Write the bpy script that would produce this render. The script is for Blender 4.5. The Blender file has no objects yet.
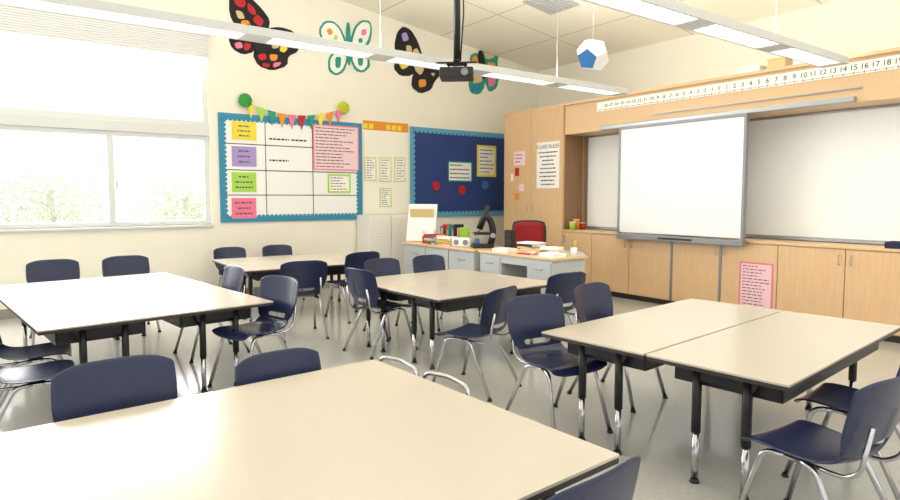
import bpy, bmesh, math, random
from mathutils import Vector, Matrix
random.seed(7)
SC=bpy.context.scene
COL=SC.collection
def lin(c):
    return c/12.92 if c<=.04045 else ((c+.055)/1.055)**2.4
def rgb(r,g,b): return (lin(r/255),lin(g/255),lin(b/255),1)
# ---------------------------------------------------------------- materials
MATS={}
def mat(name,col,rough=.5,metal=0,emit=None,es=0,noise=0,nscale=20,bump=0,coat=0,spec=.5,stretch=None):
    if name in MATS: return MATS[name]
    m=bpy.data.materials.new(name); m.use_nodes=True
    nt=m.node_tree; b=nt.nodes['Principled BSDF']
    b.inputs['Base Color'].default_value=col
    b.inputs['Roughness'].default_value=rough
    b.inputs['Metallic'].default_value=metal
    b.inputs['Specular IOR Level'].default_value=spec
    if coat: b.inputs['Coat Weight'].default_value=coat
    if emit: 
        b.inputs['Emission Color'].default_value=emit; b.inputs['Emission Strength'].default_value=es
    if noise or bump:
        tc=nt.nodes.new('ShaderNodeTexCoord'); mp=nt.nodes.new('ShaderNodeMapping')
        if stretch: mp.inputs['Scale'].default_value=stretch
        n=nt.nodes.new('ShaderNodeTexNoise'); n.inputs['Scale'].default_value=nscale; n.inputs['Detail'].default_value=5
        nt.links.new(tc.outputs['Object'],mp.inputs[0]); nt.links.new(mp.outputs[0],n.inputs['Vector'])
        if noise:
            r=nt.nodes.new('ShaderNodeValToRGB')
            lo=tuple(max(0,c*(1-noise)) for c in col[:3])+(1,); hi=tuple(min(1,c*(1+noise)) for c in col[:3])+(1,)
            r.color_ramp.elements[0].color=lo; r.color_ramp.elements[1].color=hi
            r.color_ramp.elements[0].position=.3; r.color_ramp.elements[1].position=.7
            nt.links.new(n.outputs['Fac'],r.inputs[0]); nt.links.new(r.outputs[0],b.inputs['Base Color'])
        if bump:
            bp=nt.nodes.new('ShaderNodeBump'); bp.inputs['Strength'].default_value=bump; bp.inputs['Distance'].default_value=.01
            nt.links.new(n.outputs['Fac'],bp.inputs['Height']); nt.links.new(bp.outputs[0],b.inputs['Normal'])
    MATS[name]=m; return m
M_wall=mat('wall_paint',rgb(243,238,223),.8,noise=.012,nscale=3,bump=.03)
M_wood=mat('maple_laminate',rgb(220,184,141),.4,noise=.05,nscale=6,stretch=(6,6,.6))
M_wood2=mat('maple_fascia',rgb(222,188,146),.45,noise=.04,nscale=6,stretch=(6,.6,6))
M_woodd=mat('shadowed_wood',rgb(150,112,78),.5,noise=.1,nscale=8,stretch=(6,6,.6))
M_top=mat('laminate_top',rgb(199,189,175),.22,noise=.03,nscale=240)
M_edge=mat('edge_band',rgb(50,44,42),.5)
M_black=mat('black_plastic',rgb(26,25,27),.45)
M_chrome=mat('chrome',rgb(190,190,193),.2,1)
M_steel=mat('brushed_metal',rgb(170,173,175),.35,.7)
M_navy=mat('navy_plastic',rgb(31,40,72),.26,noise=.06,nscale=30,bump=.02)
M_white=mat('white_gloss',rgb(245,246,244),.18)
M_wb=mat('whiteboard_enamel',rgb(252,254,252),.1)
M_screen=mat('matte_screen',rgb(240,243,244),.35)
M_frame=mat('grey_frame',rgb(135,139,143),.4,.3)
M_paper=mat('paper',rgb(246,245,240),.8)
M_ink=mat('ink',rgb(35,35,40),.7)
M_grey=mat('desk_grey',rgb(186,189,188),.5)
M_vinyl=mat('window_vinyl',rgb(218,221,220),.4)
M_alu=mat('fixture_white',rgb(206,208,207),.4,.1)
M_lamp=mat('lamp_lens',rgb(255,250,235),.4,emit=(1,.98,.93,1),es=4.5)
M_yel=mat('yellow_paper',rgb(240,220,70),.8)
M_pur=mat('lilac_paper',rgb(170,150,210),.8)
M_grn=mat('lime_paper',rgb(172,218,85),.8)
M_pnk=mat('pink_paper',rgb(242,125,160),.8)
M_pinkl=mat('pale_pink_paper',rgb(246,214,220),.8)
M_red=mat('red_paper',rgb(190,36,44),.75)
M_org=mat('orange_paper',rgb(235,150,50),.8)
M_teal=mat('teal_paper',rgb(40,150,130),.8)
M_sky=mat('sky_blue_border',rgb(55,140,175),.7)
M_lsky=mat('light_blue_border',rgb(90,165,195),.7)
M_navyp=mat('royal_blue_felt',rgb(44,66,128),.85,noise=.05,nscale=60)
M_blk=mat('black_paper',rgb(28,26,28),.8)
M_blue=mat('blue_paper',rgb(50,120,190),.7)
M_seat_red=mat('red_fabric',rgb(145,20,26),.8)
M_tan=mat('tan_paper',rgb(214,190,140),.8)

def floor_mat():
    m=bpy.data.materials.new('vinyl_floor'); m.use_nodes=True; nt=m.node_tree; b=nt.nodes['Principled BSDF']
    tc=nt.nodes.new('ShaderNodeTexCoord'); br=nt.nodes.new('ShaderNodeTexBrick')
    br.offset=0; br.inputs['Scale'].default_value=1; br.inputs['Brick Width'].default_value=.62; br.inputs['Row Height'].default_value=.62
    br.inputs['Mortar Size'].default_value=.0012; br.inputs['Color1'].default_value=rgb(186,185,179); br.inputs['Color2'].default_value=rgb(183,182,176); br.inputs['Mortar'].default_value=rgb(174,173,167)
    n=nt.nodes.new('ShaderNodeTexNoise'); n.inputs['Scale'].default_value=40; n.inputs['Detail'].default_value=6
    mx=nt.nodes.new('ShaderNodeMix'); mx.data_type='RGBA'; mx.blend_type='OVERLAY'; mx.inputs[0].default_value=.15
    nt.links.new(tc.outputs['Object'],br.inputs[0]); nt.links.new(tc.outputs['Object'],n.inputs['Vector'])
    nt.links.new(br.outputs['Color'],mx.inputs[6]); nt.links.new(n.outputs['Fac'],mx.inputs[7]); nt.links.new(mx.outputs[2],b.inputs['Base Color'])
    b.inputs['Roughness'].default_value=.14
    return m
def ceil_mat():
    m=bpy.data.materials.new('ceiling_tiles'); m.use_nodes=True; nt=m.node_tree; b=nt.nodes['Principled BSDF']
    tc=nt.nodes.new('ShaderNodeTexCoord'); br=nt.nodes.new('ShaderNodeTexBrick')
    br.offset=0; br.inputs['Scale'].default_value=1; br.inputs['Brick Width'].default_value=1.3; br.inputs['Row Height'].default_value=1.9
    br.inputs['Mortar Size'].default_value=.012; br.inputs['Color1'].default_value=rgb(249,245,230); br.inputs['Color2'].default_value=rgb(246,242,227); br.inputs['Mortar'].default_value=rgb(206,200,182)
    nt.links.new(tc.outputs['Object'],br.inputs[0]); nt.links.new(br.outputs['Color'],b.inputs['Base Color']); b.inputs['Roughness'].default_value=.9
    return m
def glass_mat():
    m=bpy.data.materials.new('window_glass'); m.use_nodes=True; nt=m.node_tree
    nt.nodes.remove(nt.nodes['Principled BSDF']); o=nt.nodes['Material Output']
    t=nt.nodes.new('ShaderNodeBsdfTransparent'); g=nt.nodes.new('ShaderNodeBsdfGlossy'); g.inputs['Roughness'].default_value=.02
    mx=nt.nodes.new('ShaderNodeMixShader'); mx.inputs[0].default_value=.05
    nt.links.new(t.outputs[0],mx.inputs[1]); nt.links.new(g.outputs[0],mx.inputs[2]); nt.links.new(mx.outputs[0],o.inputs[0])
    return m
M_floor=floor_mat(); M_ceil=ceil_mat(); M_glass=glass_mat()

# ---------------------------------------------------------------- builders
def mesh_obj(name,me,parent=None,m=None,loc=None,rot=None):
    o=bpy.data.objects.new(name,me); COL.objects.link(o)
    if parent: o.parent=parent
    if m: 
        me.materials.clear(); me.materials.append(m)
    if loc is not None: o.location=loc
    if rot is not None: o.rotation_euler=rot
    return o
def bm_box(bm,x0,x1,y0,y1,z0,z1,bev=0,mi=0):
    r=bmesh.ops.create_cube(bm,size=1)
    vs=r['verts']
    for v in vs:
        v.co=Vector(((x0+x1)/2+v.co.x*(x1-x0),(y0+y1)/2+v.co.y*(y1-y0),(z0+z1)/2+v.co.z*(z1-z0)))
    if bev:
        es=set(e for v in vs for e in v.link_edges)
        bmesh.ops.bevel(bm,geom=list(es),offset=bev,segments=2,affect='EDGES',profile=.6)
def finish(bm,smooth=False):
    me=bpy.data.meshes.new('m'); bm.normal_update()
    if smooth:
        for f in bm.faces: f.smooth=True
    bm.to_mesh(me); bm.free(); return me
def box(x0,x1,y0,y1,z0,z1,bev=0):
    bm=bmesh.new(); bm_box(bm,x0,x1,y0,y1,z0,z1,bev); return finish(bm)
def boxes(lst,bev=0):
    bm=bmesh.new()
    for b in lst: bm_box(bm,*b,bev=bev)
    return finish(bm)
def bm_cyl(bm,p0,p1,r0,r1=None,seg=12):
    p0=Vector(p0);p1=Vector(p1); r1=r0 if r1 is None else r1
    d=p1-p0; L=d.length
    q=Vector((0,0,1)).rotation_difference(d.normalized()).to_matrix().to_4x4()
    bmesh.ops.create_cone(bm,cap_ends=True,segments=seg,radius1=r0,radius2=r1,depth=L,matrix=Matrix.Translation((p0+p1)/2)@q)
def cyl(p0,p1,r0,r1=None,seg=12):
    bm=bmesh.new(); bm_cyl(bm,p0,p1,r0,r1,seg); me=finish(bm)
    for f in me.polygons: f.use_smooth=len(f.vertices)==4
    return me
def bm_tube(bm,pts,r,seg=8,roundr=.03):
    P=[Vector(p) for p in pts]
    Q=[P[0]]
    for i in range(1,len(P)-1):
        a=(P[i-1]-P[i]); c=(P[i+1]-P[i]); rr=min(roundr,a.length*.45,c.length*.45)
        A=P[i]+a.normalized()*rr; C=P[i]+c.normalized()*rr
        for k in range(5):
            t=k/4; Q.append((1-t)**2*A+2*t*(1-t)*P[i]+t*t*C)
    Q.append(P[-1])
    rings=[]; ref=None
    for i,p in enumerate(Q):
        t=(Q[min(i+1,len(Q)-1)]-Q[max(i-1,0)]).normalized()
        if ref is None: ref=t.orthogonal().normalized()
        else: ref=(ref-t*ref.dot(t)).normalized()
        b=t.cross(ref)
        rings.append([bm.verts.new(p+(ref*math.cos(2*math.pi*k/seg)+b*math.sin(2*math.pi*k/seg))*r) for k in range(seg)])
    for i in range(len(rings)-1):
        for k in range(seg):
            f=bm.faces.new([rings[i][k],rings[i][(k+1)%seg],rings[i+1][(k+1)%seg],rings[i+1][k]]); f.smooth=True
    bm.faces.new(rings[0][::-1]); bm.faces.new(rings[-1])
def tube(pts,r,seg=8,roundr=.03):
    bm=bmesh.new(); bm_tube(bm,pts,r,seg,roundr); return finish(bm)
def poly_plate(pts,y0,y1):
    bm=bmesh.new()
    a=[bm.verts.new((p[0],y0,p[1])) for p in pts]; b=[bm.verts.new((p[0],y1,p[1])) for p in pts]
    n=len(pts)
    bm.faces.new(a); bm.faces.new(b[::-1])
    for i in range(n): bm.faces.new([a[i],b[i],b[(i+1)%n],a[(i+1)%n]])
    bmesh.ops.recalc_face_normals(bm,faces=bm.faces)
    return finish(bm)
def blob(cx,cz,rx,rz,rot=0,n=28,wob=0,k=5):
    c,s=math.cos(rot),math.sin(rot); out=[]
    for i in range(n):
        a=2*math.pi*i/n; w=1+wob*math.sin(k*a)
        x=rx*w*math.cos(a); z=rz*w*math.sin(a)
        out.append((cx+x*c-z*s,cz+x*s+z*c))
    return out
def bake(o):
    dg=bpy.context.evaluated_depsgraph_get(); dg.update()
    me=bpy.data.meshes.new_from_object(o.evaluated_get(dg)); o.modifiers.clear(); o.data=me; return me
def text_mesh(s,size,extr=.001):
    cu=bpy.data.curves.new('t','FONT'); cu.body=s; cu.size=size; cu.align_x='CENTER'; cu.align_y='CENTER'; cu.extrude=extr; cu.space_line=1.1
    o=bpy.data.objects.new('t',cu); COL.objects.link(o)
    dg=bpy.context.evaluated_depsgraph_get(); dg.update()
    me=bpy.data.meshes.new_from_object(o.evaluated_get(dg)); bpy.data.objects.remove(o)
    me.transform(Matrix.Rotation(math.pi/2,4,'X')); return me
def root(name,label,cat,loc=(0,0,0),rz=0,group=None):
    e=bpy.data.objects.new(name,None); e.empty_display_size=.1; COL.objects.link(e)
    e.location=loc; e.rotation_euler=(0,0,rz); e['label']=label; e['category']=cat
    if group: e['group']=group
    return e
def tag(o,label,cat,group=None):
    o['label']=label; o['category']=cat
    if group: o['group']=group
    return o
def struct(o): o['kind']='structure'; return o

# ---------------------------------------------------------------- camera / placement from image pixels
F=605.; PIT=math.radians(4.0); H=1.5; YAW=math.radians(36.15)
fw=Vector((math.sin(YAW)*math.cos(PIT),math.cos(YAW)*math.cos(PIT),-math.sin(PIT)))
rt=Vector((math.cos(YAW),-math.sin(YAW),0)); up=rt.cross(fw)
HZ=197.; CY=HZ+F*math.tan(PIT)
cam=bpy.data.cameras.new('camera'); co=bpy.data.objects.new('camera',cam); COL.objects.link(co)
cam.sensor_width=36; cam.lens=F*36/900; cam.shift_y=(CY-250)/900; cam.clip_start=.02
co.matrix_world=Matrix.Translation((0,0,H))@Matrix((rt,up,-fw)).transposed().to_4x4()
SC.camera=co
YL=9.2; XR=7.3; XW=7.73; XB=9.0
XS=4.3; ZC=4.72; ZE=4.10      # flat ceiling up to XS, then sloping down to the far wall
def zc(x): return ZC if x<XS else ZC+(ZE-ZC)*(x-XS)/(XB-XS)
def LW(u,v,y=YL):    # image pixel cast from the camera onto the window wall (x, z)
    d=fw*F+rt*(u-450)+up*(CY-v); t=y/d.y; return (d.x*t,H+d.z*t)
def RW(u,v,x=XR):    # image pixel unprojected to a spot on the cabinet wall (y, z)
    d=fw*F+rt*(u-450)+up*(CY-v); t=x/d.x; return (d.y*t,H+d.z*t)

# ---------------------------------------------------------------- room shell
struct(mesh_obj('floor',box(-5,XB+.2,-2.5,YL+.2,-.1,0),m=M_floor))
cme=poly_plate([(-5,ZC),(XS,ZC),(XB+.0,ZE),(XB+.0,ZC+.2),(-5,ZC+.2)],-2.5,YL)
struct(mesh_obj('ceiling',cme,m=M_ceil))
WX0,WX1=-2.6,2.40
wall=boxes([(-5,XB+.2,YL,YL+.18,0,1.10),(-5,WX0,YL,YL+.18,1.10,ZC),(WX1,XB+.2,YL,YL+.18,1.10,ZC),(WX0,WX1,YL,YL+.18,3.86,ZC)])
struct(mesh_obj('wall_back',wall,m=M_wall))
struct(mesh_obj('wall_right',box(XB,XB+.18,-2.5,YL,0,ZC),m=M_wall))
struct(mesh_obj('wall_partition',box(XW+.08,XB,-.5,6.84,0,2.99),m=M_wall))
struct(mesh_obj('baseboard_back',box(-5,XB,YL-.02,YL,0,.12),m=mat('base_grey',rgb(150,146,138),.6)))
def window(name,x0,x1,z0,z1,mulls):
    fr=[(x0,x1,YL+.03,YL+.11,z0,z0+.07),(x0,x1,YL+.03,YL+.11,z1-.07,z1),(x0,x0+.07,YL+.03,YL+.11,z0+.07,z1-.07),(x1-.07,x1,YL+.03,YL+.11,z0+.07,z1-.07)]
    for mx in mulls: fr.append((mx-.04,mx+.04,YL+.02,YL+.11,z0+.07,z1-.07))
    f=struct(mesh_obj(name,boxes(fr,.006),m=M_vinyl))
    mesh_obj('glass_pane',box(x0+.05,x1-.05,YL+.068,YL+.074,z0+.05,z1-.05),parent=f,m=M_glass)
    return f
window('window_1',WX0,WX1,1.10,2.38,[-.16,1.135])
window('window_2',WX0,WX1,2.52,3.86,[-.9])
struct(mesh_obj('trim_1',box(WX0,WX1,YL-.01,YL+.16,2.38,2.52,.006),m=M_vinyl))
struct(mesh_obj('trim_2',box(WX0-.05,WX1+.03,YL-.05,YL+.12,1.07,1.10,.006),m=M_vinyl))
mesh_obj('slider_handle',box(1.19,1.205,YL+.005,YL+.02,1.62,1.72,.002),parent=bpy.data.objects['window_1'],m=M_frame)
bl=root('window_blind','raised white slatted blind across the tall window','blind',(0,YL-.001,0))
mesh_obj('headrail',box(WX0,WX1+.02,-.1,0,3.78,3.88,.005),bl,M_vinyl)
mesh_obj('slat_stack',boxes([(WX0,WX1,-.09,-.01,3.47+i*.031,3.47+i*.031+.024) for i in range(10)]),bl,mat('slats',rgb(230,231,229),.5))
mesh_obj('pull_cord',cyl((-1.0,-.05,2.0),(-1.0,-.05,3.47),.004),bl,M_paper)
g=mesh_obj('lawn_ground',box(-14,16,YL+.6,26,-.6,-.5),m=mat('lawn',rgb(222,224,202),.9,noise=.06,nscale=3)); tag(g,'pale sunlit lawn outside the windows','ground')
def tree(x,y,h,r,seed):
    rnd=random.Random(seed)
    e=root('tree','pale leafy tree outside the window','tree',(x,y,-.5),0,'trees outside the window')
    bm=bmesh.new(); bm_tube(bm,[(0,0,0),(.05,0,h*.4),(0,.05,h*.8)],.05)
    for i in range(6):
        a=rnd.random()*6.28; z=h*(.35+.08*i); bm_tube(bm,[(0,0,z),(math.cos(a)*r*.5,math.sin(a)*r*.5,z+.2),(math.cos(a)*r*.8,math.sin(a)*r*.8,z+.3)],.014)
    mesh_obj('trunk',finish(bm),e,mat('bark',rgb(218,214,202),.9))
    bm=bmesh.new()
    for i in range(2400):
        v=Vector((rnd.gauss(0,1),rnd.gauss(0,1),rnd.gauss(0,1))).normalized()*rnd.random()**.4
        c=Vector((v.x*r,v.y*r,h*.60+v.z*h*.38)); s=rnd.uniform(.03,.06)
        a=Vector((rnd.gauss(0,1),rnd.gauss(0,1),rnd.gauss(0,1))).normalized(); b=a.orthogonal().normalized()
        bm.faces.new([bm.verts.new(c+a*s),bm.verts.new(c+b*s*.5),bm.verts.new(c-a*s),bm.verts.new(c-b*s*.5)])
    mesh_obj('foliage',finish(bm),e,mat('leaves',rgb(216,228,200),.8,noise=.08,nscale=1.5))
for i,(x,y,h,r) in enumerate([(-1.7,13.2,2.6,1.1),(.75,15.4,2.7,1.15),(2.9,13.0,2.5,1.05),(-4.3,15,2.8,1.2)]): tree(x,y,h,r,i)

# ---------------------------------------------------------------- cabinets
def door(parent,xl,xr,z0,z1,hside,name='door'):
    d=mesh_obj(name,box(xl+.004,xr-.004,-.02,0,z0,z1,.003),parent,M_wood)
    hx=(xr-.06) if hside>0 else (xl+.06)
    hz=z1-.16 if z1<1.2 else 1.25
    mesh_obj('handle',tube([(hx,-.02,hz),(hx,-.045,hz),(hx,-.045,hz+.1),(hx,-.02,hz+.1)],.005,8,.012),d,M_steel)
    return d
R90=-math.pi/2
ys=[6.865,6.25,5.55,4.85,4.15,3.44,2.73,2.03,1.33]
for i in range(0,8,1):
    w=ys[i]-ys[i+1]
    c=root('base_cabinet','maple laminate base cabinet with flush door','cabinet',(XR,ys[i],0),R90,'base cabinets under the whiteboard')
    mesh_obj('body',box(.002,w-.002,.001,XW-XR,.08,.94),c,M_wood)
    mesh_obj('toe_kick',box(.002,w-.002,.04,XW-XR-.02,0,.08),c,M_edge)
    door(c,0,w,.09,.93,1 if i%2 else -1)
    if i in(3,4): mesh_obj('metal_strip',box(-.012,.022,-.03,-.021,.09,.93,.003),c,M_frame,)['label']='grey metal cable strip'
ct=mesh_obj('countertop',box(0,5.6,-.03,XW-XR,.94,.97,.006),m=M_wood2,loc=(XR,6.865,0),rot=(0,0,R90)); tag(ct,'pale maple worktop over the base cabinets','countertop')
tc=root('tall_cabinet','tall maple laminate cupboard with two flush doors','cabinet',(XR,8.31,0),R90)
tw=8.31-6.87
mesh_obj('body',box(0,tw,.001,XW-XR+.3,0.0,3.0),tc,M_wood)
door(tc,0,.70,.1,2.985,1); door(tc,.70,tw,.1,2.985,-1)
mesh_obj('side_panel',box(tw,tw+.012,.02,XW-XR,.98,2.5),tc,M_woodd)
fa=root('overhead_fascia','maple bulkhead running above the whiteboard','bulkhead',(XR,6.85,0),R90)
mesh_obj('panel',box(0,6.2,0,XW-XR+.06,2.5,3.0),fa,M_wood2)
mesh_obj('top_lip',box(0,6.2,-.03,0,2.96,3.0,.004),fa,M_wood2)
def wboard(y0,y1,label):
    w=y0-y1
    e=root('whiteboard',label,'whiteboard',(XW+.075,y0,0),R90,'wall whiteboards')
    mesh_obj('writing_surface',box(.03,w-.03,-.03,0,1.02,2.47),e,M_wb)
    mesh_obj('frame',boxes([(0,w,-.04,0,.98,1.02),(0,w,-.04,0,2.47,2.495),(0,.03,-.04,0,1.02,2.47),(w-.03,w,-.04,0,1.02,2.47)],.003),e,M_steel)
    mesh_obj('marker_tray',box(.1,w-.1,-.09,-.04,.98,1.0,.003),e,M_steel)
wboard(6.80,4.80,'glossy white wall board beside the tall cupboard')
wboard(4.78,.9,'long glossy white wall board above the cabinets')
ib=root('interactive_whiteboard','large white interactive board with grey frame over the cabinets','whiteboard',(7.16,5.66,0),R90)
w=1.87
mesh_obj('screen_panel',box(.035,w-.035,-.01,.03,1.0,2.46),ib,M_screen)
mesh_obj('frame',boxes([(0,w,-.02,.04,2.46,2.50),(0,.035,-.02,.04,.98,2.46),(w-.035,w,-.02,.04,.98,2.46)],.006),ib,M_frame)
mesh_obj('bottom_bar',box(0,w,-.035,.05,.90,.98,.012),ib,M_frame)
mesh_obj('wall_bracket',boxes([(.4,.5,.04,.59,1.6,1.7),(1.35,1.45,.04,.59,1.6,1.7)]),ib,M_frame)
mesh_obj('pen_slot',box(.7,1.2,-.045,-.03,.93,.955,.003),ib,M_black)
ra=mesh_obj('projection_screen_case',box(0,3.4,-.075,0,2.50,2.56,.01),m=M_steel,loc=(XR-.001,6.1,0),rot=(0,0,R90)); tag(ra,'long grey metal roll-up screen case on the maple bulkhead','screen case')
ra2=mesh_obj('hanging_rail',box(0,2.55,-.02,0,2.64,2.655,.003),m=M_steel,loc=(XR-.001,5.2,0),rot=(0,0,R90)); tag(ra2,'thin metal display rail on the bulkhead','rail')
nl=root('number_line','white paper number line with black numerals','number line',(XR-.001,6.2,0),R90)
mesh_obj('paper_strip',box(0,4.9,-.006,0,2.79,2.925),nl,M_paper)
bm=bmesh.new()
for n in range(-18,26):
    me=text_mesh(str(n),.078 if n>0 else .062); me.transform(Matrix.Translation((6.2-(2.34+(19-n)*.1),-.0075,2.865))); bm.from_mesh(me)
mesh_obj('printed_numerals',finish(bm),nl,mat('numeral_ink',rgb(60,60,64),.7))
mesh_obj('tick_marks',boxes([(.06+i*.1-.003,.06+i*.1+.003,-.0075,-.005,2.795,2.822) for i in range(48)]+[(.02,4.88,-.0075,-.005,2.806,2.81)]),nl,mat('grey_print',rgb(90,90,94),.8))
for i,(y,ww,hh,mm) in enumerate([(4.1,.25,.1,M_paper),(3.75,.2,.14,M_tan),(3.45,.3,.09,M_paper)]):
    b=root('storage_box','small pale cardboard box on top of the bulkhead','box',(XR+.2,y,3.0),R90,'boxes on the bulkhead')
    mesh_obj('box_body',box(0,ww,0,.2,0,hh,.004),b,mm); mesh_obj('lid',box(-.008,ww+.008,-.008,.208,hh,hh+.02,.004),b,mm)

# flat paper things ------------------------------------------------
def lines(x0,x1,z0,z1,n,y,rag=True,center=False,seed=0):
    rnd=random.Random(seed); L=[]; st=(z1-z0)/n
    for i in range(n):
        z=z1-st*(i+.5); k=rnd.uniform(.55,1) if rag else 1
        xa,xb=(x0,x0+(x1-x0)*k)
        if center: m=(x0+x1)/2; h=(x1-x0)*k/2; xa,xb=m-h,m+h
        x=xa
        while x<xb-.003:
            wl=min(rnd.uniform(.02,.06)*max(1,(x1-x0)/.4),xb-x); L.append((x,x+wl,y-.0015,y,z-st*.15,z+st*.15)); x+=wl+.014
    return L
M_soft=mat('soft_ink',rgb(95,95,100),.8)
def sheet(name,label,wall,a,b,m,border=None,bw=.02,nl=0,ink=None,off=0,group=None,center=False,title=None):
    ink=ink or M_soft
    if wall=='L': loc=(a[0],YL-.0015-off,0); rz=0; w=b[0]-a[0]
    else: loc=(XR-.021-off,a[0],0); rz=R90; w=a[0]-b[0]
    z1,z0=a[1],b[1]
    e=root(name,label,'paper' if name!='poster' else 'poster',loc,rz,group)
    mesh_obj('sheet',box(0,w,-.004,0,z0,z1),e,border or m)
    f=-.004
    if border:
        mesh_obj('inner_sheet',box(bw,w-bw,-.006,-.004,z0+bw,z1-bw),e,m); f=-.006
    zt=z1-bw-.01
    if title:
        me=text_mesh(title,min(.1,w*.17),.0006); me.transform(Matrix.Translation((w/2,f-.001,zt-.05))); mesh_obj('printed_title',me,e,M_ink); zt-=.11
    if nl: mesh_obj('printed_lines',boxes(lines(bw+.02,w-bw-.02,z0+bw+.01,zt,nl,f,True,center,int(w*997)+nl)),e,ink)
    return e
a=RW(538,143);b=RW(560,188)
sheet('poster','white class rules poster with black lettering on the cupboard','R',a,(b[0],b[1]),M_paper,nl=9,center=True,title='CLASS RULES',ink=M_ink)
a=RW(741,261);b=RW(773,310)
sheet('poster','pink notice with black text taped to a cabinet door','R',a,(b[0],a[1]-.6),mat('blush_paper',rgb(246,200,210),.8),border=mat('pink_border',rgb(228,120,150),.8),bw=.02,nl=14)
a=RW(515,152);b=RW(526,165)
sheet('notice','small pink notice on the tall cupboard door','R',a,b,M_pinkl,nl=3)
for k,(u0,v0,u1,v1,m) in enumerate([(516,168,520,176,M_red),(522,169,526,177,M_tan),(515,180,519,188,M_tan),(520,184,525,191,M_pinkl),(512,174,514,181,M_paper),(516,193,520,200,M_org),(521,196,525,203,M_tan)]):
    a=RW(u0,v0);b=RW(u1,v1); sheet('notice','small paper cut-out pinned to the tall cupboard','R',a,b,m,group='cut-outs on the tall cupboard')
def board(name,label,x0,x1,z0,z1,inner,border,bw=.07,sc=.05):
    e=root(name,label,'bulletin board',(x0,YL-.0015,0))
    w=x1-x0
    mesh_obj('panel',box(0,w,-.018,0,z0,z1),e,inner)
    bm=bmesh.new(); y0,y1=-.025,-.018
    for bb in [(-.01,w+.01,y0,y1,z1-bw,z1+.01),(-.01,w+.01,y0,y1,z0-.01,z0+bw),(-.01,bw,y0,y1,z0+bw,z1-bw),(w-bw,w+.01,y0,y1,z0+bw,z1-bw)]: bm_box(bm,*bb)
    def disc(cx,cz):
        bmesh.ops.create_cone(bm,cap_ends=True,segments=12,radius1=sc*.62,radius2=sc*.62,depth=.006,matrix=Matrix.Translation((cx,(y0+y1)/2,cz))@Matrix.Rotation(math.pi/2,4,'X'))
    n=int(w/(sc*1.3))
    for i in range(n):
        x=(i+.5)*w/n; disc(x,z1-bw); disc(x,z0+bw)
    n=int((z1-z0)/(sc*1.3))
    for i in range(n):
        z=z0+(i+.5)*(z1-z0)/n; disc(bw,z); disc(w-bw,z)
    mesh_obj('scalloped_border',finish(bm),e,border)
    return e
cx0,cz1=LW(218,113); _,cz0=LW(218,222); cx1,_=LW(361,170)
cb=board('wall_chart','white wall chart ruled in black with blue scalloped border',cx0,cx1,cz0,cz1,M_white,M_sky)
W=cx1-cx0
gx=[LW(265,150)[0]-cx0, LW(312,150)[0]-cx0]
gz=[LW(240,z)[1] for z in (144,170,195)]
gl=[(g-.005,g+.005,-.022,-.018,cz0+.07,cz1-.07) for g in gx]+[(.07,W-.07,-.022,-.018,z-.006,z+.006) for z in gz]
mesh_obj('ruled_lines',boxes(gl),cb,M_ink)
L=[]; z0_=gz[0]
L+=lines(gx[0]+.06,gx[0]+.55,z0_+.06,z0_+.14,1,-.018,seed=3)+lines(gx[1]-.35,gx[1]-.05,z0_+.06,z0_+.14,1,-.018,seed=5)
L+=lines(gx[0]+.06,gx[0]+.5,gz[1]+.12,gz[1]+.2,1,-.018,seed=7)
mesh_obj('marker_writing',boxes(L),cb,M_ink)
for (v0,v1,m,nm) in [(121,141,M_yel,'yellow'),(146,167,M_pur,'lilac'),(172,192,M_grn,'lime green'),(198,218,M_pnk,'pink')]:
    a=LW(231,v0); b=LW(256,v1)
    sheet('paper_sheet',nm+' paper sheet pinned to the wall chart','L',a,b,m,nl=3,off=.022,center=True)
a=LW(312,124);b=LW(358,171)
sheet('paper_sheet','large white chart with pink edge on the wall chart','L',a,b,M_pinkl,border=M_pnk,bw=.02,nl=13,off=.027)
a=LW(327,174);b=LW(350,193)
sheet('paper_sheet','white note with lime edge on the wall chart','L',a,b,M_paper,border=M_grn,bw=.03,nl=5,off=.023)
a=LW(244,101);b=LW(342,108)
bu=root('bunting_garland','multicoloured paper bunting with pom-poms over the wall chart','bunting',(0,YL-.045,0))
pts=[]
for i in range(11):
    t=i/10; pts.append((a[0]+(b[0]-a[0])*t,0,a[1]+(b[1]-a[1])*t-.28*4*t*(1-t)*.6))
mesh_obj('string',tube(pts,.005,6,.005),bu,M_paper)
cols=[M_yel,M_grn,M_teal,M_org,M_pnk,M_red,M_teal,M_yel,M_org,M_pnk]
for i in range(10):
    p,q=pts[i],pts[i+1]; mx=(p[0]+q[0])/2; mz=(p[2]+q[2])/2
    mesh_obj('flag',poly_plate([(p[0]+.01,p[2]),(mx,mz-.23),(q[0]-.01,q[2])],-.004,0),bu,cols[i])
for p,mm in ((pts[0],mat('green_tissue',rgb(60,150,70),.9)),(pts[-1],mat('lime_tissue',rgb(190,200,60),.9))):
    bm=bmesh.new(); bmesh.ops.create_icosphere(bm,subdivisions=3,radius=.1)
    for v in bm.verts: v.co*=1+random.uniform(-.12,.12)
    for v in bm.verts: v.co.y*=.4
    mesh_obj('pom_pom',finish(bm),bu,mm,loc=(p[0],-.01,p[2]))
x0,_=LW(363,125); x1,_=LW(408,130); zt=LW(385,122)[1]; zb=LW(385,131)[1]
st=root('border_strip','orange and yellow paper border strip above pinned notes','border',(x0,YL-.001,0))
n=8
mesh_obj('orange_band',box(0,x1-x0,-.006,0,zb,zt),st,M_org)
mesh_obj('yellow_band',boxes([(i*(x1-x0)/n,(i+1)*(x1-x0)/n-.03,-.008,-.006,zb+.02,zt-.05) for i in (0,1,4,5,6)]),st,M_yel)
zb2=LW(385,214)[1]
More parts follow.
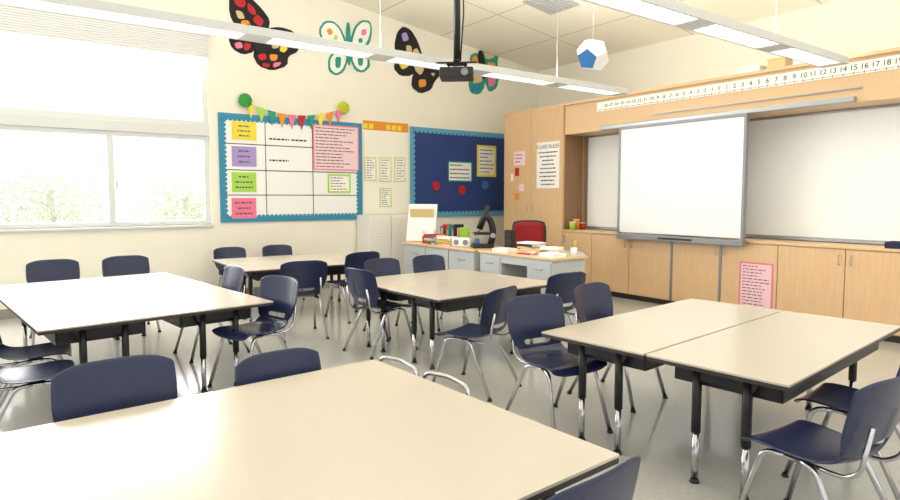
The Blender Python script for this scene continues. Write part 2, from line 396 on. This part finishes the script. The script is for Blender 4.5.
wp=mesh_obj('pin_board',box(x0,x1,YL-.012,YL-.001,zb2,zb-.002,.002),m=mat('cream_panel',rgb(246,243,232),.6)); tag(wp,'cream pin board beside the wall chart','board')
M_yg=mat('yellow_green_edge',rgb(205,220,120),.8)
for (u0,v0,u1,v1,bd) in [(364,157,376,181,M_yg),(379,157,391,182,M_yg),(379,188,391,207,M_yg),(394,157,405,182,M_yg)]:
    a=LW(u0,v0);b=LW(u1,v1); sheet('paper_sheet','white worksheet with yellow-green edge on the cream board','L',a,b,M_paper,border=bd,bw=.02,nl=8,off=.012,group='worksheets on the cream board')
bx0,bz1=LW(410,127); bx1,_=LW(508,170); _,bz0=LW(410,217)
board('bulletin_board','royal blue bulletin board with light blue scalloped border',bx0,bx1,bz0,bz1,M_navyp,M_lsky,.05,.07)
a=LW(476,145);b=LW(495,177); sheet('paper_sheet','yellow edged note on the blue board','L',a,b,M_paper,border=M_yel,bw=.045,nl=7,off=.027)
a=LW(447,161);b=LW(471,182); sheet('paper_sheet','white note with green edge on the blue board','L',a,b,M_paper,border=M_teal,bw=.025,nl=4,off=.027)
for (u,v,m) in [(435,186,M_red),(461,190,M_red),(484,185,M_blue)]:
    p=LW(u,v)
    r=root('paper_rosette','round folded paper rosette on the blue board','decoration',(p[0],YL-.0275,p[1]),0,'paper rosettes on the blue board')
    mesh_obj('petals',poly_plate(blob(0,0,.085,.085,0,40,.06,10),-.012,0),r,m)
    mesh_obj('centre',poly_plate(blob(0,0,.02,.02),-.02,-.012),r,m)
# artworks : joined cut-paper wings
def uvshape(pts): return [LW(u,v) for u,v in pts]
def smooth(pts,n=1):
    for _ in range(n):
        q=[]
        for i in range(len(pts)):
            a=pts[i]; b=pts[(i+1)%len(pts)]
            q+=[(a[0]*.8+b[0]*.2,a[1]*.8+b[1]*.2),(a[0]*.2+b[0]*.8,a[1]*.2+b[1]*.8)]
        pts=q
    return pts
def butterfly(label,wings,body,bodym):
    e=root('butterfly_artwork',label,'wall art',(0,YL-.001,0),0,'butterfly artworks')
    for k,(poly,base,panels) in enumerate(wings):
        y=-.004*(k%2)
        wg=mesh_obj('wing',poly_plate(smooth(uvshape(poly)),y-.006,y),e,base)
        for j,(pp,c) in enumerate(panels):
            mesh_obj('wing_panel',poly_plate(smooth(uvshape(pp)),y-.010-.001*j,y-.006),wg,c)
    mesh_obj('body',poly_plate(smooth(uvshape(body)),-.026,-.01),e,bodym)
butterfly('red and black paper butterfly high on the wall',[
 ([(229,-8),(240,-7),(252,-1),(262,9),(270,20),(268,32),(258,42),(254,52),(243,55),(232,49),(228,38),(236,28),(229,14)],M_blk,
  [([(232,-4),(241,-3),(246,2),(244,8),(236,6)],M_red),([(247,2),(255,9),(256,16),(248,12)],M_red),([(257,14),(264,21),(260,28),(252,20)],M_red),([(235,10),(242,12),(245,19),(238,19)],M_tan),([(240,21),(248,20),(251,27),(243,28)],M_org),
   ([(232,33),(240,31),(243,36),(237,40),(232,39)],M_red),([(244,33),(250,34),(248,40),(242,39)],M_paper),([(234,43),(241,42),(243,48),(236,49)],M_pnk),([(244,43),(251,44),(249,50),(244,51)],M_red),([(253,31),(259,30),(261,35),(255,38)],M_blue)]),
 ([(262,34),(268,28),(280,27),(293,31),(300,40),(298,52),(288,56),(287,66),(272,71),(258,66),(252,54)],M_blk,
  [([(268,32),(275,30),(277,37),(270,39)],M_red),([(278,30),(286,32),(285,40),(279,39)],M_red),([(288,35),(295,39),(294,47),(287,45)],M_red),([(271,43),(278,42),(279,48),(272,49)],M_tan),([(281,44),(288,48),(284,53),(279,51)],M_yel),
   ([(257,55),(265,53),(267,59),(260,61)],M_red),([(269,54),(278,55),(276,61),(270,61)],M_org),([(262,63),(270,64),(268,68),(262,66)],M_red),([(273,63),(281,62),(279,66),(273,68)],M_pnk)])],
 [(244,26),(249,24),(266,44),(264,54),(256,52)],M_blk)
butterfly('white and teal paper butterfly high on the wall',[
 ([(318,30),(324,21),(333,21),(340,27),(346,40),(348,60),(344,72),(336,76),(328,71),(328,59),(333,51),(323,45)],M_teal,
  [([(320,31),(325,23),(333,23),(339,29),(344,41),(343,49),(335,49),(325,44)],M_paper),([(330,59),(336,52),(345,51),(346,60),(342,70),(336,74),(330,69)],M_paper),
   ([(326,30),(330,28),(333,33),(329,36)],M_org),([(335,34),(338,37),(336,41),(333,39)],M_grn),([(335,57),(341,57),(340,68),(335,68)],M_teal)]),
 ([(350,40),(354,27),(361,20),(370,21),(372,30),(370,43),(363,50),(369,58),(370,67),(363,73),(355,71),(350,60)],M_teal,
  [([(352,41),(356,28),(362,22),(369,23),(370,31),(367,42),(360,48),(353,47)],M_paper),([(353,52),(361,52),(367,59),(367,66),(362,71),(356,68),(352,60)],M_paper),
   ([(361,30),(366,29),(366,35),(361,36)],M_pnk),([(358,39),(362,38),(362,43),(358,43)],M_teal),([(357,58),(363,58),(362,66),(358,66)],M_teal)])],
 [(346,24),(349,22),(351,54),(349,68),(345,54)],M_teal)
butterfly('black and yellow paper butterfly high on the wall',[
 ([(397,32),(403,26),(411,30),(418,42),(423,58),(419,68),(411,76),(400,76),(393,68),(397,58),(394,46)],M_blk,
  [([(401,34),(406,32),(409,40),(403,42)],M_pur),([(406,45),(411,46),(412,53),(406,52)],M_tan),([(398,63),(405,61),(409,66),(402,70)],M_yel)]),
 ([(420,58),(430,57),(439,64),(441,74),(434,82),(431,90),(420,94),(411,87),(412,76)],M_blk,
  [([(426,62),(432,63),(434,69),(428,69)],M_yel),([(418,80),(425,79),(426,86),(419,88)],M_org),([(430,73),(435,73),(433,77)],M_tan)])],
 [(412,50),(417,48),(424,68),(420,76),(414,70)],M_tan)
butterfly('teal and orange paper butterfly high on the wall',[
 ([(479,50),(486,42),(494,42),(499,52),(497,64),(499,76),(497,88),(489,93),(484,80)],M_teal,
  [([(483,51),(488,45),(495,48),(495,57),(486,60)],M_tan),([(487,62),(495,63),(495,70),(488,71)],M_org),([(488,75),(496,77),(494,86),(488,87)],M_pnk),([(488,49),(492,50),(491,55)],M_org)]),
 ([(469,56),(476,52),(481,60),(483,72),(485,86),(479,95),(470,93),(468,82),(472,70)],M_teal,
  [([(471,58),(476,55),(479,65),(473,67)],M_org),([(473,74),(481,74),(482,82),(472,84)],M_tan),([(471,87),(480,86),(478,92),(472,92)],M_blue)])],
 [(477,52),(481,50),(487,72),(484,80),(479,74)],M_blk)

# ---------------------------------------------------------------- ceiling items
def fixture(x0,x1,y,z,label,hw=.125):
    e=root('pendant_light',label,'ceiling light',(x0,y,z),0,'linear pendant lights')
    L=x1-x0
    mesh_obj('housing',boxes([(0,L,-hw,-hw+.02,-.036,.036),(0,L,hw-.02,hw,-.036,.036),(0,.03,-hw+.02,hw-.02,-.036,.036),(L-.03,L,-hw+.02,hw-.02,-.036,.036)],.004),e,M_alu)
    n=max(1,round(L/1.22)); s=L/n
    for i in range(n):
        a=i*s+.12; b=(i+1)*s-.12
        mesh_obj('lamp_lens',box(a,b,-.085,.085,-.014,0.002),e,M_lamp)
        k=int((b-a)/.07)
        mesh_obj('louvre',boxes([(a+j*(b-a)/k-.003,a+j*(b-a)/k+.003,-.09,.09,-.032,-.014) for j in range(k+1)]+[(a,b,-.004,.004,-.032,-.014)]),e,M_alu)
        mesh_obj('end_plate',box(b,b+.24 if i<n-1 else b+.09,-hw+.02,hw-.02,-.034,.02),e,M_alu)
    for k in range(0,n+1,2):
        x=min(max(k*s,.1),L-.1); mesh_obj('suspension_cable',cyl((x,0,.0),(x,0,zc(x0+x)-z),.003,seg=6),e,M_steel)
    l=bpy.data.lights.new('ceiling_fill','AREA'); l.shape='RECTANGLE'; l.size=L; l.size_y=.16; l.energy=16*L; l.color=(1,.965,.9)  # upward area light added over each pendant to brighten the ceiling
    o=bpy.data.objects.new('added_ceiling_fill',l); COL.objects.link(o); o.location=(L/2,0,.04); o.rotation_euler=(math.pi,0,0); o.parent=e
fixture(-1.9,6.72,5.30,2.9,'long white linear pendant light with lit louvres')
fixture(3.2,7.05,2.82,2.9,'shorter white linear pendant light with lit louvres')
fixture(-2.0,6.5,-.6,2.9,'long white linear pendant light with lit louvres')  # unseen fixture behind the camera, added as soft fill for the room
pr=root('ceiling_projector','compact black ceiling projector on a black pole','projector',(3.62,4.84,2.71),math.radians(-40))
mesh_obj('case',box(-.165,.165,-.12,.12,-.06,.045,.018),pr,M_black)
mesh_obj('lens',cyl((.08,-.12,-.01),(.08,-.15,-.01),.034,seg=20),pr,M_frame)
mesh_obj('mount_plate',boxes([(-.1,.1,-.07,.07,.085,.1),(-.09,-.07,-.02,.02,.045,.085),(.07,.09,-.02,.02,.045,.085)],.003),pr,M_black)
mesh_obj('mount_arm',boxes([(-.2,.2,-.02,.02,.10,.112),(-.03,.03,-.12,.12,.10,.116)],.003),pr,M_black)
mesh_obj('pole',cyl((0,0,.10),(0,0,ZC-2.71),.034,seg=14),pr,M_black)
mesh_obj('cable',tube([(.035,0,.12),(.065,.02,.6),(.04,.0,1.2),(.035,0,ZC-2.71)],.007),pr,M_black)
gb=root('hanging_paper_globe','white faceted paper ball with one blue face','decoration',(5.05,4.36,2.99))
bm=bmesh.new(); bmesh.ops.create_icosphere(bm,subdivisions=1,radius=1); bmesh.ops.rotate(bm,verts=bm.verts,matrix=Matrix.Rotation(.35,3,'Z')@Matrix.Rotation(.2,3,'X'))
bm.faces.ensure_lookup_table(); pents=[]
for v in bm.verts:
    cs=[f.calc_center_median().normalized()*.18 for f in v.link_faces]
    nrm=v.co.normalized(); a=nrm.orthogonal().normalized(); b=nrm.cross(a)
    cs.sort(key=lambda c:math.atan2(c.dot(b),c.dot(a))); pents.append((nrm,cs))
bm.free()
view=Vector((-.62,-.6,-.6)).normalized()
bi=max(range(12),key=lambda i:pents[i][0].dot(view))
def pentmesh(idx):
    b=bmesh.new()
    for i in idx: b.faces.new([b.verts.new(c) for c in pents[i][1]])
    bmesh.ops.remove_doubles(b,verts=b.verts,dist=.0005); return finish(b)
mesh_obj('white_faces',pentmesh([i for i in range(12) if i!=bi]),gb,M_paper)
mesh_obj('blue_face',pentmesh([bi]),gb,M_blue)
mesh_obj('string',cyl((0,0,.15),(0,0,zc(5.05)-2.99),.003,seg=6),gb,M_paper)
sl=math.atan((ZC-ZE)/(XB-XS))
v=mesh_obj('air_vent',boxes([(0,.6,0,.6,-.02,-.0)]+[(.04,.56,.05+i*.07,.08+i*.07,-.03,-.02) for i in range(7)]),m=M_grey,loc=(6.4,6.3,zc(6.4)-.002),rot=(0,sl,0)); tag(v,'square grey air vent grille set in the ceiling','vent')

# ---------------------------------------------------------------- chair master
def grid_shell(path,wf,dish,rnd0=0,rnd1=0,slot=None,cols=12):
    bm=bmesh.new(); n=len(path); V=[]
    for i,(y,z) in enumerate(path):
        row=[]; ty=(path[min(i+1,n-1)][0]-path[max(i-1,0)][0]); tz=(path[min(i+1,n-1)][1]-path[max(i-1,0)][1])
        l=math.hypot(ty,tz); ty/=l; tz/=l; ny,nz=tz,-ty      # towards the sitter
        for j in range(cols+1):
            t=-1+2*j/cols; w=wf(i/(n-1))/2
            off=dish(i/(n-1))*abs(t)**2.2
            k=0
            if i>=n-3 and rnd1: k=-rnd1*abs(t)**4*[.35,.7,1][i-(n-3)]
            if i<=2 and rnd0: k=rnd0*abs(t)**4*[1,.7,.35][i]
            row.append(bm.verts.new((t*w,y+ty*k+ny*off,z+tz*k+nz*off)))
        V.append(row)
    for i in range(n-1):
        for j in range(cols):
            if slot and i in slot and 3<=j<cols-3: continue
            bm.faces.new([V[i][j],V[i][j+1],V[i+1][j+1],V[i+1][j]])
    bmesh.ops.recalc_face_normals(bm,faces=bm.faces)
    return finish(bm,True)
def shellobj(name,me,parent):
    o=mesh_obj(name,me,parent,M_navy)
    s=o.modifiers.new('s','SOLIDIFY'); s.thickness=.009; s.offset=0
    ss=o.modifiers.new('b','SUBSURF'); ss.levels=1; ss.render_levels=1
    me=bake(o)
    for p in me.polygons: p.use_smooth=True
    return o
CH=root('school_chair','x','chair',(0,0,0))
seat_path=[(.215,.372),(.212,.392),(.19,.408),(.13,.412),(.06,.405),(-.01,.40),(-.08,.40),(-.14,.408),(-.18,.425),(-.198,.445)]
shellobj('seat',grid_shell(seat_path,lambda s:.42 if s<.5 else .42-.09*(s-.5)/.5,lambda s:.012*math.sin(s*math.pi)+.03*max(0,s-.7)/.3,rnd0=.03),CH)
back_path=[(-.198,.445),(-.206,.468),(-.214,.495),(-.222,.53),(-.232,.575),(-.243,.625),(-.254,.675),(-.262,.715),(-.268,.745),(-.272,.768)]
def bw(s):
    return .33+.125*min(1,s/.45)**.8 - (.015*(s-.6)/.4 if s>.6 else 0)
shellobj('backrest',grid_shell(back_path,bw,lambda s:.032,rnd1=.04,slot=(1,)),CH)
for sx in(-1,1):
    mesh_obj('leg',tube([(sx*.15,.05,.385),(sx*.17,.13,.378),(sx*.205,.235,.012)],.0125,10,.04),CH,M_chrome)
    mesh_obj('leg',tube([(sx*.15,.0,.385),(sx*.17,-.08,.378),(sx*.205,-.265,.012)],.0125,10,.04),CH,M_chrome)
    mesh_obj('back_support',tube([(sx*.14,.03,.379),(sx*.15,-.18,.378),(sx*.155,-.236,.42),(sx*.145,-.264,.60)],.0095,8,.03),CH,M_chrome)
mesh_obj('seat_frame',boxes([(-.16,.16,-.02,.06,.374,.386)],.004),CH,M_chrome)
for sx in(-1,1):
    for yy in(.237,-.267): mesh_obj('foot_glide',cyl((sx*.206,yy,0),(sx*.206,yy,.018),.018,.014,12),CH,M_black)
parts=list(CH.children)
LABEL='navy plastic school chair with chrome legs'
used=[False]
def chb(bx,by,heading,what,sc=1.05):
    a=math.radians(heading); x=bx+.26*math.cos(a); y=by+.26*math.sin(a); rz=a-math.pi/2
    if not used[0]: e=CH; used[0]=True
    else:
        e=CH.copy(); COL.objects.link(e)
        for p in parts:
            q=p.copy(); q.parent=e; COL.objects.link(q)
    e.location=(x,y,0); e.rotation_euler=(0,0,rz); e.scale=(sc,sc,sc); e['label']=LABEL+' '+what; e['category']='chair'; e['group']='school chairs'
chb(.345,2.91,-89,'at the large table')
chb(1.04,2.88,-86,'at the large table',.97)
chb(1.20,1.0,94,'at the large table',1.04)
chb(.37,7.76,-90,'at the window table',1.08)
chb(1.07,7.78,-88,'at the window table',1.08)
chb(1.80,4.86,198,'at the window table corner',1.1)
chb(1.78,6.02,186,'beside the window table',1.08)
chb(-.18,4.42,-2,'at the window table',1.05)
chb(-.16,5.05,-4,'at the window table',1.05)
chb(2.55,8.88,-90,'by the wall chart table',1.02)
chb(3.25,8.88,-90,'by the wall chart table',1.02)
chb(2.47,5.95,80,'pulled out into the aisle',1.1)
chb(3.45,6.50,95,'by the wall chart table',1.1)
chb(2.66,5.10,8,'beside the seam table',1.08)
chb(3.40,5.98,-88,'behind the seam table',1.05)
chb(4.05,6.0,-88,'behind the seam table',1.05)
chb(3.01,3.44,108,'turned beside the seam table',1.07)
chb(4.05,3.74,88,'beside the seam table',1.08)
chb(2.89,2.98,-97,'at the two-desk table',1.08)
chb(3.64,3.12,-84,'behind the two-desk table',1.08)
chb(2.76,.86,84,'at the two-desk table corner')
chb(3.58,1.0,95,'beside the two-desk table')
def stool(x,y,rz):
    e=root('hoop_stool','low navy stool with chrome hoop back at the large table','stool',(x,y,0),rz,'hoop stools')
    mesh_obj('seat',box(-.15,.15,.03,.22,.40,.425,.012),e,M_navy)
    mesh_obj('hoop_back',tube([(-.155,.05,.40),(-.165,.0,.57),(-.155,-.01,.668),(0,-.03,.678),(.155,-.01,.668),(.165,.0,.57),(.155,.05,.40)],.011,10,.045),e,M_chrome)
    for sx in(-1,1):
        for (y0,y1) in((.06,.0),(.2,.24)): mesh_obj('leg',tube([(sx*.13,y0,.405),(sx*.155,y1,0.0)],.011,8),e,M_chrome)
stool(1.575,2.20,math.radians(94)); stool(1.545,2.57,math.radians(94))

# ---------------------------------------------------------------- student tables
TH=.66
def desk(cx,cy,length,width,rot,label,group=None):
    e=root('student_table',label,'table',(cx,cy,0),math.radians(rot),group)
    l,w=length/2,width/2
    mesh_obj('tabletop',box(-l,l,-w,w,TH-.012,TH,.003),e,M_top)
    mesh_obj('edge_band',box(-l+.001,l-.001,-w+.001,w-.001,TH-.032,TH-.012,.002),e,M_edge)
    bl=l-.16; b2=min(w-.08,.28)
    mesh_obj('book_box',boxes([(-bl,bl,-b2,-b2+.015,TH-.13,TH-.032),(-bl,bl,b2-.015,b2,TH-.13,TH-.032),(-bl,bl,-b2,b2,TH-.145,TH-.13),(-bl,-bl+.015,-b2,b2,TH-.13,TH-.032),(bl-.015,bl,-b2,b2,TH-.13,TH-.032)],.003),e,M_black)
    for sx in(-1,1):
        for sy in(-1,1):
            lx=sx*(l-.12); ly=sy*min(w*.36,.13) if w<.6 else sy*(w-.2)
            lg=mesh_obj('leg',cyl((lx,ly,.27),(lx,ly,TH-.032),.024,seg=16),e,M_black)
            mesh_obj('leg_extension',cyl((lx,ly,.02),(lx,ly,.27),.018,seg=14),lg,M_chrome)
            mesh_obj('foot',cyl((lx,ly,0),(lx,ly,.02),.026,.02,14),lg,M_black)
        mesh_obj('end_brace',poly_plate([(-.2,TH-.032),(.2,TH-.032),(.16,TH-.11),(-.16,TH-.11)],-.01,.01),e,M_black,loc=(sx*(l-.12),0,0),rot=(0,0,math.pi/2))
def pair(ax,ay,ang,along,width,label,axis='x',gap=.008):
    a=math.radians(ang); ux=Vector((math.cos(a),math.sin(a))); uy=Vector((-math.sin(a),math.cos(a)))
    for k in range(2):
        if axis=='x':
            c=Vector((ax,ay))+ux*along/2+uy*(width*(k+.5)); desk(c.x,c.y,along,width-gap,ang,label,'student tables')
        else:
            c=Vector((ax,ay))+uy*along/2+ux*(width*(k+.5)); desk(c.x,c.y,along,width-.003,ang+90,label,'student tables')
BT='beige laminate school table with adjustable legs'
pair(2.79,1.24,5.0,1.90,.725,BT+' pushed against its twin',gap=.014)
pair(2.84,4.03,4,1.52,.765,BT+' in a seamed pair')
pair(2.17,6.92,-1,1.74,.77,BT+' near the wall chart')
pair(.12,4.56,7,2.6,.80,BT+' beside the windows',axis='y')
desk(.290,1.913,2.52,1.50,3,'large beige laminate table with dark edge','student tables')

# ---------------------------------------------------------------- teacher area
td=root('teacher_desk','grey metal teacher desk with pale wood top','desk',(5.0,6.2,0),R90)
mesh_obj('desktop',box(0,1.37,-.02,.57,.77,.80,.008),td,M_wood2)
mesh_obj('body',boxes([(.03,.45,0,.55,0,.77),(.92,1.34,0,.55,0,.77),(.45,.92,.4,.55,.3,.77),(.45,.92,0,.4,.67,.77)],.004),td,M_grey)
for x in(.05,.94):
    for i in range(3):
        d=mesh_obj('drawer',box(x,x+.38,-.012,0,.08+i*.225,.08+i*.225+.21,.004),td,mat('drawer_grey',rgb(180,184,184),.45))
        mesh_obj('handle',box(x+.13,x+.25,-.025,-.012,.2+i*.225,.215+i*.225,.003),d,M_steel)
td2=root('side_desk','grey metal side desk with drawers and pale top','desk',(5.0,8.1,0),R90)
mesh_obj('desktop',box(0,1.82,-.02,.6,.77,.80,.008),td2,M_wood2)
mesh_obj('body',boxes([(.02,1.8,.02,.58,.0,.77)],.004),td2,M_grey)
for j in range(3):
    for i in range(2):
        d=mesh_obj('drawer',box(.06+j*.59,.06+j*.59+.55,.005,.02,.1+i*.34,.1+i*.34+.31,.004),td2,mat('drawer_grey',rgb(180,184,184),.45))
        mesh_obj('handle',box(.25+j*.59,.42+j*.59,-.01,.005,.3+i*.34,.315+i*.34,.003),d,M_steel)
def on(x,y,z=.80): return (x,y,z)
ea=root('easel_pad','white easel pad propped upright on the side desk','easel pad',on(5.22,7.93),math.radians(-55))
mesh_obj('pad',box(-.24,.24,-.012,.012,0.01,.6,.004),ea,M_paper,rot=(math.radians(-12),0,0))
mesh_obj('stand',box(-.2,.2,.12,.135,0.02,.5,.004),ea,M_tan,rot=(math.radians(8),0,0))
def book(x,y,z,w,d,h,rz,m,label,g):
    e=root('book',label,'book',(x,y,z),rz,g)
    mesh_obj('cover',boxes([(-w/2,w/2,-d/2,d/2,0,.004),(-w/2,w/2,-d/2,d/2,h-.004,h),(-w/2,-w/2+.004,-d/2,d/2,0.004,h-.004)]),e,m)
    mesh_obj('pages',box(-w/2+.004,w/2-.006,-d/2+.005,d/2-.005,.004,h-.004),e,M_paper)
def stack(x,y,cols,w,d,r0,label,g):
    z=.80
    for i,(m,h) in enumerate(cols):
        book(x+.01*(i%2),y,z,w,d,h,r0+.16*((i*7)%5-2),m,label,g); z+=h
stack(5.14,7.42,[(M_red,.03),(M_teal,.025),(M_tan,.035),(M_blue,.025),(M_red,.03)],.2,.26,0,'stacked hardback book on the side desk','books on the side desk')
stack(5.12,7.08,[(M_tan,.03),(M_pnk,.02),(M_grn,.02),(M_org,.03),(M_paper,.03)],.18,.24,.2,'stacked workbook on the side desk','workbooks on the side desk')
stack(5.40,5.62,[(M_org,.02),(M_red,.03),(M_tan,.02),(M_navy,.035),(M_paper,.02)],.22,.3,0,'flat stacked book on the teacher desk','books on the teacher desk')
stack(5.16,5.42,[(M_red,.02),(M_paper,.02),(M_tan,.02)],.18,.24,.3,'thin stacked book on the teacher desk','thin books on the teacher desk')
stack(5.36,5.22,[(M_blue,.03),(M_tan,.03),(M_paper,.03)],.18,.24,.1,'folder stacked on the teacher desk','folders on the teacher desk')
y=7.66
for i,(m,t,hh) in enumerate([(M_blue,.04,.25),(M_tan,.05,.22),(M_red,.035,.28),(M_woodd,.05,.24),(M_yel,.03,.2),(M_teal,.045,.27),(M_pur,.03,.23),(M_org,.04,.19),(M_navy,.05,.29),(M_tan,.04,.24),(M_red,.03,.2),(M_grn,.035,.25)]):
    e=root('book','upright book in a row on the side desk','book',(5.5-.012*(i%3),y,.80),0,'upright books on the side desk')
    mesh_obj('cover',boxes([(-.08,.08,-t/2,-t/2+.004,0,hh),(-.08,.08,t/2-.004,t/2,0,hh),(-.08,-.076,-t/2,t/2,0,hh)]),e,m)
    mesh_obj('pages',box(-.076,.074,-t/2+.004,t/2-.004,.004,hh-.005),e,M_paper)
    y-=t/2+.028
for (x,y,rz) in [(5.15,5.85,.1),(5.16,5.02,-.1)]:
    e=root('paper_stack','loose stack of white papers on the desk','paper',on(x,y),rz,'paper stacks')
    mesh_obj('lower_sheets',box(-.1,.1,-.13,.13,0,.04),e,M_paper); mesh_obj('top_sheet',box(-.1,.1,-.13,.13,.04,.043),e,M_paper,rot=(0,0,.15))
ra=root('desk_radio','white rounded desk radio on the side desk','radio',on(5.17,6.78),math.radians(-60))
mesh_obj('case',box(-.14,.14,-.06,.06,0,.13,.03),ra,M_white)
mesh_obj('speaker',cyl((-.07,-.06,.065),(-.07,-.066,.065),.04,seg=20),ra,M_frame)
mesh_obj('speaker',cyl((.07,-.06,.065),(.07,-.066,.065),.04,seg=20),ra,M_frame)
for (x,y,m) in [(5.13,7.68,M_red),(5.45,6.80,M_blue),(5.43,4.93,M_white),(5.45,6.95,M_org),(5.3,7.62,M_teal)]:
    e=root('pencil_cup','small cup holding pencils on the desk','cup',on(x,y),0,'pencil cups')
    mesh_obj('cup_body',cyl((0,0,0),(0,0,.1),.035,.04,18),e,m)
    for k in range(5):
        a=k*1.25; mesh_obj('pencil',cyl((0,0,.05),(.035*math.cos(a),.035*math.sin(a),.19),.004,seg=6),e,[M_yel,M_red,M_blue,M_grn,M_org][k])
mi=root('microscope','black microscope standing on the desk','microscope',on(5.28,6.45),math.radians(-120))
mi.scale=(1.12,1.12,1.08)
mesh_obj('base',boxes([(-.1,.1,-.14,.12,0,.05)],.012),mi,M_black)
mesh_obj('arm',tube([(0,.09,.03),(0,.13,.2),(0,.09,.36),(0,.0,.42)],.04,12,.08),mi,M_black)
mesh_obj('stage',box(-.09,.09,-.11,.08,.17,.2,.004),mi,M_black)
mesh_obj('eyepiece_tube',cyl((0,-.05,.24),(0,.06,.54),.042,.036,16),mi,M_black)
mesh_obj('objective',cyl((0,-.05,.25),(0,-.06,.20),.03,.016,12),mi,M_steel)
mesh_obj('focus_knob',cyl((-.07,.11,.16),(.07,.11,.16),.032,seg=16),mi,M_steel)
sp=root('speaker_box','black upright desktop speaker on the desk','speaker',on(5.44,6.08),math.radians(-60))
mesh_obj('cabinet',box(-.06,.06,-.07,.07,0,.26,.01),sp,M_black)
mesh_obj('woofer',cyl((0,-.07,.1),(0,-.078,.1),.045,seg=20),sp,M_edge)
mesh_obj('tweeter',cyl((0,-.07,.2),(0,-.078,.2),.025,seg=16),sp,M_edge)
oc=root('office_chair','red fabric office chair with black frame behind the desk','chair',(5.9,6.24,0),math.radians(-52))
def cush(w,h,t,bend):
    bm=bmesh.new(); bm_box(bm,-w/2,w/2,-t/2,t/2,0,h); bmesh.ops.subdivide_edges(bm,edges=bm.edges,cuts=6,use_grid_fill=True)
    for v in bm.verts:
        r=(abs(v.co.x)/(w/2)); s=abs((v.co.z-h/2)/(h/2)); v.co.y+=bend*r*r; v.co.x*=1-.12*s**4; v.co.z=h/2+(v.co.z-h/2)*(1-.1*r**4)
    return finish(bm,True)
mesh_obj('backrest',cush(.44,.40,.06,-.06),oc,M_seat_red,loc=(0,.22,.74))
mesh_obj('back_shell',cush(.50,.45,.03,-.06),oc,M_black,loc=(0,.262,.715))
mesh_obj('seat',cush(.46,.42,.08,0),oc,M_seat_red,loc=(0,.2,.52),rot=(math.pi/2,0,0))
mesh_obj('column',cyl((0,0,.12),(0,0,.5),.03),oc,M_black)
mesh_obj('back_bracket',tube([(0,.0,.47),(0,.3,.5),(0,.29,.85)],.018),oc,M_black)
for sx in(-1,1): mesh_obj('armrest',tube([(sx*.22,.1,.5),(sx*.28,.1,.55),(sx*.28,.1,.80),(sx*.28,-.1,.81)],.02),oc,M_black)
bm=bmesh.new()
for k in range(5):
    a=k*2*math.pi/5; bm_tube(bm,[(0,0,.13),(.27*math.cos(a),.27*math.sin(a),.07)],.018); bm_cyl(bm,(.27*math.cos(a)-.01,.27*math.sin(a),.028),(.27*math.cos(a)+.02,.27*math.sin(a),.028),.028,seg=14)
mesh_obj('star_base',finish(bm),oc,M_black)
fc=root('filing_cabinet','white low metal cabinet with ribbed doors against the wall','cabinet',(4.75,YL-.48,0),0)
mesh_obj('body',box(0,.8,0,.45,0,1.2,.008),fc,mat('cab_white',rgb(238,237,230),.5))
for x in(.01,.405):
    mesh_obj('door',boxes([(x,x+.385,-.015,0,.05,1.17)]+[(x+.02,x+.365,-.021,-.015,.08+i*.055,.1+i*.055) for i in range(19)],.002),fc,mat('cab_white',rgb(238,237,230),.5))
ps=root('plastic_chair','pale grey plastic chair behind the teacher desk','chair',(5.92,5.60,0),math.radians(97))
for p in parts:
    if p.name.startswith(('seat','leg','backrest')):
        q=p.copy(); q.parent=ps; COL.objects.link(q)
        if p.name in('seat','backrest'):
            q.data=p.data.copy(); q.data.materials.clear(); q.data.materials.append(mat('pale_grey_plastic',rgb(200,205,208),.5))
tr=root('desk_tray','dark blue open tray on the countertop','tray',(XR+.12,2.25,.97),R90)
mesh_obj('tray_base',box(-.14,.14,-.1,.1,0,.01,.003),tr,M_navy)
mesh_obj('tray_walls',boxes([(-.14,.14,-.1,-.09,.01,.07),(-.14,.14,.09,.1,.01,.07),(-.14,-.13,-.1,.1,.01,.07),(.13,.14,-.1,.1,.01,.07)],.003),tr,M_navy)
for (m,h,x,y) in [(M_grn,.12,.08,6.74),(M_org,.16,.2,6.76),(M_red,.1,.3,6.72)]:
    e=root('supply_tub','small coloured plastic tub on the countertop','container',(XR+x,y,.97),0,'supply tubs')
    mesh_obj('tub_body',cyl((0,0,0),(0,0,h),.045,.05,16),e,m); mesh_obj('rim',cyl((0,0,h),(0,0,h+.01),.054,.054,16),e,M_paper)

# ---------------------------------------------------------------- light
w=bpy.data.worlds.new('world'); SC.world=w; w.use_nodes=True
bg=w.node_tree.nodes['Background']; bg.inputs[0].default_value=(1,.995,.985,1); bg.inputs[1].default_value=1.35
l=bpy.data.lights.new('window_daylight','AREA'); l.shape='RECTANGLE'; l.size=5; l.size_y=2.8; l.energy=520; l.color=(1,.995,.98)
o=bpy.data.objects.new('window_daylight',l); COL.objects.link(o); o.location=(0,YL+.5,2.5); o.rotation_euler=(math.radians(-90),0,0)
SC.view_settings.view_transform='Standard'
bpy.context.view_layer.update()
